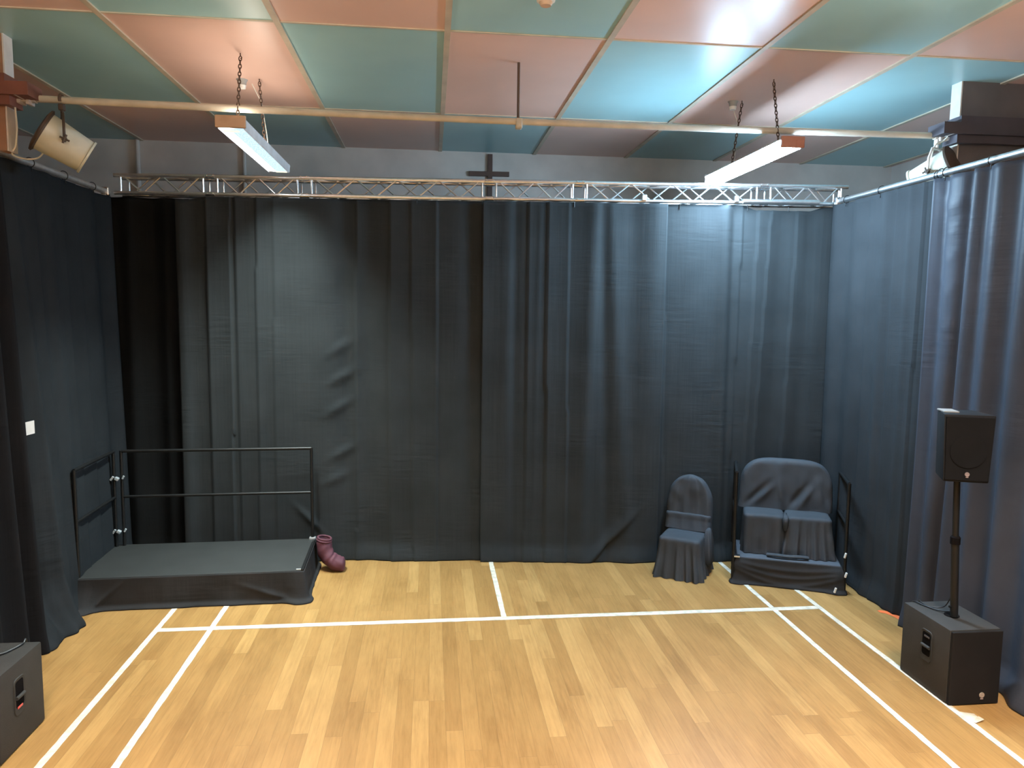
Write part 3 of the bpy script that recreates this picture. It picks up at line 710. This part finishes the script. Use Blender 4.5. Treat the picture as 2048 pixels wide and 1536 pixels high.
# ------------------------------------------------------------------ long platform on the left
# local frame: x along the front, y depth (towards the back curtain), z up
pf = thing('stage_platform', 'long low black platform with handrails and cloth skirt at the left', 'platform', (-3.905, 0.50, 0), 0.035)
PW, PD, PH = 2.03, 1.00, 0.30
dk = MB().box((PW/2, PD/2, PH-0.02), (PW, PD, 0.04), bev=0.006)
dk.build('deck_board', MAT['deck'], pf)
fm = MB()
fm.box((PW/2, 0.02, PH-0.07), (PW-0.02, 0.03, 0.08)); fm.box((PW/2, PD-0.02, PH-0.07), (PW-0.02, 0.03, 0.08))
fm.box((0.02, PD/2, PH-0.07), (0.03, PD-0.06, 0.08)); fm.box((PW-0.02, PD/2, PH-0.07), (0.03, PD-0.06, 0.08))
fm.build('frame', MAT['black_metal'], pf)
for x, y in ((0.05, 0.07), (PW-0.07, 0.07), (0.05, PD-0.05), (PW-0.05, PD-0.05)):
    MB().tube((x, y, 0.0), (x, y, PH-0.05), 0.024, 12).build('leg', MAT['black_metal'], pf, smooth=True)
MB().box((PW-0.012, PD/2, PH+0.004), (0.026, PD, 0.012), bev=0.003).build('edge_trim', MAT['black_metal'], pf)
# skirt: front, right side
def skirt_strip(pts, H, seed, flare, amp, step=0.012, nz=26):
    P = [Vector((*p, 0)) for p in pts]
    Ls = [(b-a).length for a, b in zip(P[:-1], P[1:])]; T = sum(Ls); n = int(T/step)
    vs, fs = [], []
    for j in range(nz+1):
        v = j/nz
        for i in range(n+1):
            s = T*i/n; k = 0; ss = s
            while k < len(Ls)-1 and ss > Ls[k]: ss -= Ls[k]; k += 1
            p = P[k].lerp(P[k+1], ss/Ls[k]); t = (P[k+1]-P[k]).normalized(); o = Vector((t.y, -t.x, 0))
            # blend the outward direction round the corner
            if k > 0 and ss < 0.05: tp = (P[k]-P[k-1]).normalized(); o = (o*(0.5+ss*10)+Vector((tp.y, -tp.x, 0))*(0.5-ss*10)).normalized()
            if k < len(Ls)-1 and Ls[k]-ss < 0.05: q = Ls[k]-ss; tn_ = (P[k+2]-P[k+1]).normalized(); o = (o*(0.5+q*10)+Vector((tn_.y, -tn_.x, 0))*(0.5-q*10)).normalized()
            d = 0.006+flare(s, v)+amp*v*(noise.noise((s*3.0, v*1.2, seed))+0.5*noise.noise((s*9.0, v*2, seed+4)))
            vs.append(p+o*max(0.004, d)+Vector((0, 0, max(0.003, lerp(H, 0.004, v)))))
    for j in range(nz):
        for i in range(n):
            a = j*(n+1)+i; fs.append((a, a+1, a+n+2, a+n+1))
    return MB().add(vs, fs)
def flA(s, v):
    d = 0.02*v
    d += 0.10*v*v*math.exp(-((s-1.05)/0.14)**2)           # bunched corner at the left
    d += 0.05*v*math.exp(-((s-(1.0+2.0))/0.10)**2)
    p = (1-v)*0.3-0.9*(s-1.02-0.10)
    d += 0.020*math.exp(-((p)/0.03)**2)*math.exp(-((s-1.2)/0.2)**2)
    p2 = (1-v)*0.3+0.35*(s-2.98)
    d += 0.018*math.exp(-(p2/0.03)**2)*math.exp(-((s-2.75)/0.22)**2)
    d += 0.03*sstep((v-0.85)/0.15)
    return d
o = skirt_strip([(0, PD), (0, 0), (PW, 0), (PW, PD)], PH-0.006, 11.0, flA, 0.016).build('cloth_skirt', MAT['skirt'], pf, smooth=True, angle=None)
o.modifiers.new('cloth_thickness', 'SOLIDIFY').thickness = 0.003
def rail(parent, p, q, H, zb, r=0.0165, mid=0.52, splice=False):
    """a two-bar handrail between floor points p and q"""
    p, q = Vector((*p, zb)), Vector((*q, zb)); t = (q-p).normalized()
    hr = MB().tube(p+Vector((0, 0, H)), q+Vector((0, 0, H)), r, 12)
    h = hr.build('handrail', MAT['black_metal'], parent, smooth=True)
    MB().tube(p+Vector((0, 0, H*mid)), q+Vector((0, 0, H*mid)), r*0.9, 12).build('mid_rail', MAT['black_metal'], h, smooth=True)
    for e in (p, q): MB().tube(e-Vector((0, 0, 0.0)), e+Vector((0, 0, H+r*0.4)), r, 12).build('post', MAT['black_metal'], h, smooth=True)
    return h
rail(pf, (0.085, PD-0.03), (PW-0.03, PD-0.03), 1.0, PH-0.0)
rail(pf, (0.02, 0.03), (0.02, PD-0.06), 1.0, PH-0.0)
for z in (PH+0.72, PH+0.16):
    cm = MB().box((0.052, PD-0.075, z), (0.042, 0.045, 0.032), rot=Matrix.Rotation(0.5, 3, 'Y'), bev=0.010)
    cm.tube((-0.005, PD-0.085, z-0.012), (0.022, PD-0.085, z+0.025), 0.012, 8); cm.tube((0.10, PD-0.06, z-0.005), (0.115, PD-0.06, z+0.025), 0.010, 8)
    cm.build('rail_clamp', MAT['clamp'], pf, smooth=True)
MB().box((PW-0.03, PD-0.03, PH+0.012), (0.07, 0.06, 0.03), bev=0.008).build('post_socket', MAT['alu_dull'], pf)
MB().box((PW-0.045, 0.020, PH+0.004), (0.05, 0.022, 0.010), bev=0.003).build('corner_plate', MAT['alu_dull'], pf)

# maroon bag slumped beside the platform
bg = thing('cloth_bag', 'slumped maroon fabric bag on the floor beside the long platform', 'bag', (-1.70, 1.40, 0))
path = spline([(-0.098, 0.02, 0.345), (-0.105, 0.015, 0.29), (-0.085, 0.01, 0.20), (-0.045, 0.0, 0.13), (0.02, -0.01, 0.085), (0.085, -0.01, 0.07), (0.122, -0.01, 0.068)], 7)
mb = MB(); n = 28; R = []
for k, p in enumerate(path):
    u = k/(len(path)-1)
    t = (path[min(k+1, len(path)-1)]-path[max(k-1, 0)]).normalized()
    a = Vector((0, 1, 0)); b = t.cross(a).normalized()
    r = 0.074+0.012*math.sin(PI*u)
    if u > 0.86: r *= math.sqrt(max(0.02, 1-((u-0.86)/0.145)**2))
    if u < 0.08: r *= 0.9
    ring = []
    for i in range(n):
        th = 2*PI*i/n
        f = 1+0.045*math.sin(u*34+math.sin(th)*2.4+3*noise.noise((u*4, math.cos(th), 1.0)))*math.sin(PI*u)+0.20*noise.noise((math.cos(th)*1.5, math.sin(th)*1.5+u*5, 3.3))
        q = p+a*math.cos(th)*r*1.15*f+b*math.sin(th)*r*f
        q.z = max(q.z, 0.002); ring.append(q)
    R.append(ring)
mb.rings(R, False, True)
sub(mb.build('sack', MAT['maroon'], bg, smooth=True, angle=None))
ck = MB(); p0 = path[0]; t0 = (path[1]-path[0]).normalized(); a = Vector((0, 1, 0)); b = t0.cross(a).normalized()
for zz, rr in ((-0.004, 0.070), (0.018, 0.074)):
    ck.path([p0+t0*zz+a*math.cos(2*PI*i/24)*rr*1.12+b*math.sin(2*PI*i/24)*rr for i in range(25)], 0.011, 8, cap=False)
ck.lathe([(0.0, 0.0), (0.072, 0.0)], Matrix.Translation(p0+t0*0.012) @ t0.to_track_quat('Z', 'Y').to_matrix().to_4x4(), 24)
ck.build('rolled_rim', MAT['maroon'], bg, smooth=True)

# ------------------------------------------------------------------ single covered chair
def seat_cover(hw, hd, H, flare, seed, floor=0.004, front_drop=0.0, fa=0.022, ff=17):
    lv = []
    lv.append((H+0.012, hw*0.25, hd*0.25, 0.03, 0, 0, 0, 1, 0.004))
    lv.append((H+0.012, hw*0.6, hd*0.6, 0.04, 0, 0, 0, 1, 0.005))
    lv.append((H+0.008, hw*0.88, hd*0.88, 0.05, 0, 0, 0, 1, 0.006))
    lv.append((H-0.004, hw*0.97, hd*0.97, 0.05, 0, 0, 0.001, ff, 0.005))
    lv.append((H-0.022, hw*1.0, hd*1.0, 0.05, 0, 0, 0.002, ff, 0.004))
    for k in range(1, 13):
        v = k/12
        z = lerp(H-0.022, floor, v)
        f = 1+flare*(v**1.2)
        lv.append((z, hw*f, hd*f, 0.06, 0, 0, fa*v**0.8*(1.25 if v > 0.9 else 1), ff, 0.006))
    return cloth_loft(lv, 180, seed)
def back_cover(hw, H0, H1, cy, lean, seed, thick=0.035, arch=0.55, flat=2.0, corner=None):
    """arched, slightly leaning slab of cloth; arch: share of the height taken by the rounded top"""
    lv = []
    K = 22
    for k in range(K+1):
        v = 1-k/K            # from the top down
        z = lerp(H0, H1, v)
        tt = max(0.0, (v-(1-arch))/arch)
        w = hw*max(0.06, (1-tt**flat)**(1/2.0)) if tt > 0 else hw
        if corner: w = hw-corner+corner*math.sqrt(max(0.0, 1-tt**2.2))
        w *= 1+0.05*(1-v)
        th = thick*(1.0 if k > 1 else (0.35 if k == 0 else 0.8))
        lv.append((z, w, th, th*0.9, 0, cy+lean*v, 0.006*(1-v)+0.001, 9, 0.011))
    return cloth_loft(lv, 140, seed)
ang = math.atan2(-0.23, 0.35)
c1 = thing('covered_chair', 'single chair under a loose black cloth cover with rounded back', 'chair', (2.045, 1.045, 0), ang)
sub(seat_cover(0.218, 0.235, 0.425, 0.21, 21.0, fa=0.025, ff=19).build('seat_cover', MAT['cover'], c1, smooth=True, angle=None))
sub(back_cover(0.235, 0.46, 1.03, 0.195, 0.045, 22.0, 0.050, arch=0.62, flat=2.7).build('back_cover', MAT['cover'], c1, smooth=True, angle=None))
lv = []
for (z, f, th) in ((0.62, 1.01, 0.050), (0.60, 1.04, 0.057), (0.57, 1.04, 0.060), (0.545, 1.03, 0.060), (0.52, 1.05, 0.066), (0.48, 1.06, 0.074), (0.44, 1.06, 0.085)):
    lv.append((z, 0.235*f, th, 0.05, 0.0, 0.19, 0.004, 9, 0.008))
sub(cloth_loft(lv, 120, 23.0).build('waist_band', MAT['cover'], c1, smooth=True, angle=None))
# slack bunch of cloth at the right rear corner
lv = []
for (z, hw_, hd_) in ((0.50, 0.02, 0.04), (0.44, 0.035, 0.07), (0.33, 0.045, 0.10), (0.20, 0.045, 0.11), (0.08, 0.05, 0.12)):
    lv.append((z, hw_, hd_, 0.03, 0.245, 0.10, 0.006, 8, 0.015))
sub(cloth_loft(lv, 60, 24.0, True).build('side_drape', MAT['cover'], c1, smooth=True, angle=None))

# ------------------------------------------------------------------ covered bench on the small platform
bp = thing('small_platform', 'small low black platform with side rails under the covered bench', 'platform', (2.50, 0.705, 0), math.atan2(-0.375, 0.927))
QW, QD, QH = 1.00, 0.60, 0.28
MB().box((QW/2, QD/2, QH-0.02), (QW, QD, 0.04), bev=0.008).build('deck_board', MAT['deck_blue'], bp)
for x, y in ((0.05, 0.05), (QW-0.05, 0.05), (0.05, QD-0.05), (QW-0.05, QD-0.05)):
    MB().tube((x, y, 0), (x, y, QH-0.04), 0.022, 10).build('leg', MAT['black_metal'], bp, smooth=True)
def flB(s, v):
    d = 0.015*v
    d += 0.03*v*math.exp(-((s-QD)/0.10)**2)+0.045*v*math.exp(-((s-QD-QW)/0.12)**2)
    x = (s-QD-0.5)/0.5
    if abs(x) < 1.1:
        for (dep, aa) in ((0.35, 0.012), (0.62, 0.014), (0.9, 0.012)):
            c_ = dep*(1-0.55*x*x); d += aa*math.exp(-((v-c_)/0.09)**2)
    return d+0.02*sstep((v-0.85)/0.15)
o = skirt_strip([(0, QD), (0, 0), (QW, 0), (QW, QD)], QH-0.006, 31.0, flB, 0.012).build('cloth_skirt', MAT['skirt'], bp, smooth=True, angle=None)
o.modifiers.new('cloth_thickness', 'SOLIDIFY').thickness = 0.003
rail(bp, (-0.035, 0.005), (-0.035, QD-0.03), 0.90, QH-0.02, r=0.018)
h2 = rail(bp, (QW+0.035, 0.005), (QW+0.035, QD-0.03), 0.86, QH-0.02, r=0.018)
MB().tube((QW+0.035, 0.005, 0), (QW+0.035, 0.005, QH-0.02), 0.020, 12).build('post', MAT['black_metal'], h2, smooth=True)
MB().tube((-0.035, 0.005, 0), (-0.035, 0.005, QH-0.02), 0.018, 12).build('post', MAT['black_metal'], bp, smooth=True)
for (x, y, z) in ((QW+0.03, -0.022, 0.40), (QW+0.045, -0.022, 0.20), (QW-0.055, -0.085, 0.055)):
    MB().box((x, y, z), (0.020, 0.02, 0.055), rot=Matrix.Rotation(0.25, 3, 'Y'), bev=0.007).build('rail_clamp', MAT['white_plastic'], bp)
cp = MB().box((0.0, 0.0, QH+0.004), (0.06, 0.05, 0.02), bev=0.006); cp.build('corner_plate', MAT['steel'], bp)

bn = thing('covered_bench', 'two chairs side by side under black cloth covers, on the small platform', 'bench', (2.50, 0.705, QH+0.001), math.atan2(-0.375, 0.927))
for k, (cx_, hw_, sd) in enumerate(((0.262, 0.205, 41.0), (0.700, 0.225, 45.0))):
    so = seat_cover(hw_, 0.190, 0.415, 0.04 if k == 0 else 0.19, sd, floor=0.006, fa=0.014 if k == 0 else 0.026, ff=15 if k == 0 else 19).build('seat_cover', MAT['cover'], bn, smooth=True, angle=None)
    so.location = (cx_, 0.335, 0); sub(so)
bo = back_cover(0.455, 0.415, 0.965, 0.49, 0.03, 47.0, 0.060, arch=0.46, corner=0.26)
# deep slanting folds in the cloth
vv = []
for (x, y, z) in bo.v:
    d = 0.0
    if y < 0.49:
        for (x0, z0, sl, aa, wd) in ((-0.29, 0.58, 1.05, -0.030, 0.04), (-0.22, 0.57, 1.05, 0.018, 0.04), (0.12, 0.57, 1.5, -0.034, 0.055), (0.20, 0.56, 1.6, 0.018, 0.05), (-0.05, 0.60, -5.0, 0.012, 0.12), (0.34, 0.62, -4.0, 0.012, 0.10)):
            p = (z-z0)-sl*(x-x0); d += aa*math.exp(-(p/wd)**2)*math.exp(-((z-z0)/0.13)**2)*math.exp(-((x-x0)/0.13)**2)
    vv.append((x, y-d, z))
bo.v = vv
bo = bo.build('back_cover', MAT['cover'], bn, smooth=True, angle=None); bo.location = (0.485, 0.0, 0); sub(bo)
kn = cloth_loft([(0.43, 0.018, 0.10, 0.015, 0.475, 0.22, 0.004, 9, 0.01), (0.40, 0.028, 0.115, 0.02, 0.475, 0.21, 0.006, 9, 0.012), (0.33, 0.026, 0.10, 0.02, 0.475, 0.205, 0.008, 9, 0.014), (0.25, 0.018, 0.09, 0.015, 0.475, 0.205, 0.006, 9, 0.01)], 60, 49.0, True)
sub(kn.build('gathered_cloth', MAT['cover'], bn, smooth=True, angle=None))
tl = MB().path(spline([(0.30, 0.085, 0.022), (0.38, 0.06, 0.030), (0.50, 0.055, 0.028), (0.62, 0.065, 0.032), (0.70, 0.08, 0.024)]), 0.024, 12, flat=0.75)
tl.build('trailing_hem', MAT['cover'], bn, smooth=True)

# ------------------------------------------------------------------ loudspeakers
def badge(parent, x, y, z, r, mat):
    """raised round emblem: ring with three crossed bars, and a small foot below"""
    Mx = Matrix.Translation((x, y, z)) @ Matrix.Rotation(PI/2, 4, 'X')
    bd = MB().lathe([(0.0, 0.0), (r, 0.0), (r, 0.004), (0.0, 0.004)], Mx, 28)
    o_ = bd.build('badge', mat, parent, smooth=True)
    e = MB()
    ring = [Mx @ Vector((math.cos(a)*r*0.82, math.sin(a)*r*0.82, 0.005)) for a in [2*PI*i/28 for i in range(29)]]
    e.path(ring, r*0.06, 6, cap=False)
    for k in range(3):
        a = PI/2+k*PI/3; dv = Vector((math.cos(a), math.sin(a), 0))*r*0.72
        e.tube(Mx @ (Vector((0, 0, 0.005))-dv), Mx @ (Vector((0, 0, 0.005))+dv), r*0.055, 6)
    e.box((x, y-0.003, z-r*1.35), (r*1.1, 0.004, r*0.45), bev=0.001)
    e.build('emblem', MAT['badge_pink'], o_)
def subwoofer(label, loc, rz, side):
    """origin: floor, centre of the cabinet; front faces -y; carry handle on the side given"""
    W, D, H = 0.395, 0.545, 0.555
    t = thing('subwoofer', label, 'speaker', loc, rz)
    MB().box((0, 0.012, H/2+0.004), (W, D-0.024, H-0.008), bev=0.012).build('cabinet', MAT['cabinet'], t, smooth=True)
    g = MB().box((0, -D/2+0.008, H/2), (W-0.008, 0.022, H-0.014), bev=0.006); g.build('grille', MAT['grille'], t)
    badge(t, 0.06 if side < 0 else 0.06, -D/2-0.003, 0.075, 0.020, MAT['badge'])
    x = side*W/2; hy, hz = -0.015, 0.335
    fr = MB()
    outer = [(hy+p.x, hz+p.y) for p in rrect(0.062, 0.120, 0.030, 40)]; inner = [(hy+p.x, hz+0.012+p.y) for p in rrect(0.046, 0.088, 0.018, 40)]
    vs = [(x+side*0.001, a, b) for a, b in outer]+[(x+side*0.006, a*0.97+hy*0.03, b*0.97+hz*0.03) for a, b in outer]+[(x+side*0.004, a, b) for a, b in inner]
    fs = []
    for k in range(2):
        for i in range(40): j = (i+1) % 40; fs.append((k*40+i, k*40+j, (k+1)*40+j, (k+1)*40+i))
    fr.add(vs, fs)
    hf = fr.build('carry_handle', MAT['cabinet'], t, smooth=True)
    rc = MB().add([(x+side*0.0035, a, b) for a, b in inner], [tuple(range(40))]); rc.build('recess', MAT['recess'], hf)  # flat black sheet, shade of the handle opening put into its colour
    MB().tube((x+side*0.008, hy-0.045, hz-0.005), (x+side*0.008, hy+0.045, hz-0.005), 0.012, 10).build('grip', MAT['cabinet'], hf, smooth=True)
    lb = MB().box((x+side*0.006, hy-0.005, hz-0.072 if side > 0 else hz+0.070), (0.004, 0.055, 0.012)); lb.build('handle_lip', MAT['red_led'] if side > 0 else MAT['grip_plastic'], hf)
    MB().lathe([(0.052, 0.0), (0.050, 0.006), (0.03, 0.010), (0.0, 0.010)], Matrix.Translation((0, 0.0, H)), 24).build('pole_socket', MAT['recess'], t, smooth=True)
    for fx in (-1, 1):
        for fy in (-1, 1): MB().tube((fx*0.15, fy*0.2, 0.0), (fx*0.15, fy*0.2, 0.012), 0.018, 10).build('rubber_foot', MAT['cable'], t)
    return t, H
def pole(label, loc, lean, top):
    t = thing('speaker_pole', label, 'pole', loc)
    MB().tube((0, 0, 0), (lean*0.6, 0, top*0.55), 0.027, 14).build('lower_tube', MAT['black_metal'], t, smooth=True)
    MB().tube((lean*0.6, 0, top*0.55), (lean, 0, top), 0.022, 14).build('upper_tube', MAT['black_metal'], t, smooth=True)
    MB().lathe([(0.034, 0.0), (0.034, 0.05), (0.025, 0.06)], Matrix.Translation((lean*0.6, 0, top*0.55-0.03)), 16).build('collar', MAT['recess'], t, smooth=True)
    MB().tube((0.0, 0, 0.07), (-0.045, 0, 0.075), 0.009, 8).build('locking_pin', MAT['black_metal'], t)
    return t
def topbox(label, loc, rz):
    W, D, H = 0.315, 0.30, 0.485
    t = thing('loudspeaker', label, 'speaker', loc, rz)
    def tp(c): return Vector((c.x*(1.0 if c.y < 0 else 0.72)*(1.0+0.12*(c.z/H)), c.y, c.z))
    MB().box((0, 0.0, H/2), (W, D, H), bev=0.014, taper=tp).build('cabinet', MAT['top_cabinet'], t, smooth=True)
    def tg(c): return Vector((c.x*(1.0+0.12*(c.z/H)), c.y, c.z))
    MB().box((0, -D/2-0.004, H/2), (W-0.022, 0.014, H-0.03), bev=0.005, taper=tg).build('grille', MAT['top_grille'], t)
    badge(t, 0.0, -D/2-0.013, 0.062, 0.0155, MAT['badge_pink'])
    wf = MB().lathe([(0.115, 0.0), (0.118, 0.004), (0.108, 0.006), (0.06, -0.002), (0.0, 0.0)], Matrix.Translation((0, -D/2-0.0125, H*0.46)) @ Matrix.Rotation(PI/2, 4, 'X'), 32)
    wf.build('woofer_outline', MAT['top_grille'], t, smooth=True)
    MB().box((-0.09, 0.02, H+0.004), (0.10, 0.16, 0.012), bev=0.004).build('top_handle', MAT['grey_plastic'], t)
    return t
s1, H = subwoofer('black subwoofer on the floor at the right, carrying the pole speaker', (3.218, -1.50, 0), 0.0, -1)
pole('black pole rising from the right subwoofer to the loudspeaker', (3.205, -1.54, 0.566), -0.055, 1.06)
topbox('black loudspeaker with round badge on the pole in front of the right curtain', (3.150, -1.55, 1.615), -0.34)
cb = MB().path(spline([(3.20, -1.50, 0.585), (3.16, -1.42, 0.565), (3.12, -1.32, 0.562), (3.10, -1.24, 0.562), (3.11, -1.20, 0.50), (3.12, -1.195, 0.20), (3.13, -1.18, 0.008)]), 0.005, 8)
tag(cb.build('speaker_cable', MAT['cable'], smooth=True), 'thin black cable lying across the top of the right subwoofer', 'cable')
cb = MB().path(spline([(3.215, -1.485, 0.70), (3.20, -1.44, 0.60), (3.15, -1.36, 0.563), (3.14, -1.28, 0.563), (3.15, -1.225, 0.560), (3.16, -1.20, 0.45), (3.16, -1.18, 0.01)]), 0.004, 8)
tag(cb.build('speaker_cable', MAT['cable'], smooth=True), 'second black cable curling from the right pole base over the subwoofer edge', 'cable')
s2, H = subwoofer('black subwoofer on the floor at the lower left corner of the frame', (-3.45, -1.66, 0), 0.0, 1)
pole('black pole standing on the left subwoofer', (-3.46, -1.66, 0.566), -0.03, 1.06)
topbox('black loudspeaker whose edge shows at the left border of the frame', (-3.50, -1.66, 1.628), 0.10)
cb = MB().path(spline([(-3.46, -1.62, 0.585), (-3.40, -1.58, 0.564), (-3.36, -1.50, 0.563), (-3.345, -1.43, 0.563), (-3.36, -1.365, 0.54), (-3.37, -1.35, 0.2), (-3.38, -1.33, 0.008)]), 0.007, 8)
tag(cb.build('speaker_cable', MAT['cable'], smooth=True), 'black cable draped over the back of the left subwoofer', 'cable')

# ------------------------------------------------------------------ repeats share a group
GROUPS = {'floor_line': 'white court lines on the floor', 'back_curtain': 'drops of the black back curtain', 'side_curtain': 'black side curtains',
          'curtain_pole': 'poles carrying the side curtains', 'strip_light': 'hanging strip lights', 'stage_lantern': 'stage lanterns on the lighting bar',
          'subwoofer': 'subwoofers on the floor', 'speaker_pole': 'poles on the subwoofers', 'loudspeaker': 'loudspeakers on poles', 'ceiling_rose': 'ceiling roses beside the strip lights',
          'wall_conduit': 'conduits on the back wall', 'speaker_cable': 'cables on the subwoofers', 'lantern_cable': 'cables of the stage lanterns'}
for o in COL.objects:
    k = o.name.split('.')[0]
    if o.parent is None and k in GROUPS and 'label' in o: o['group'] = GROUPS[k]
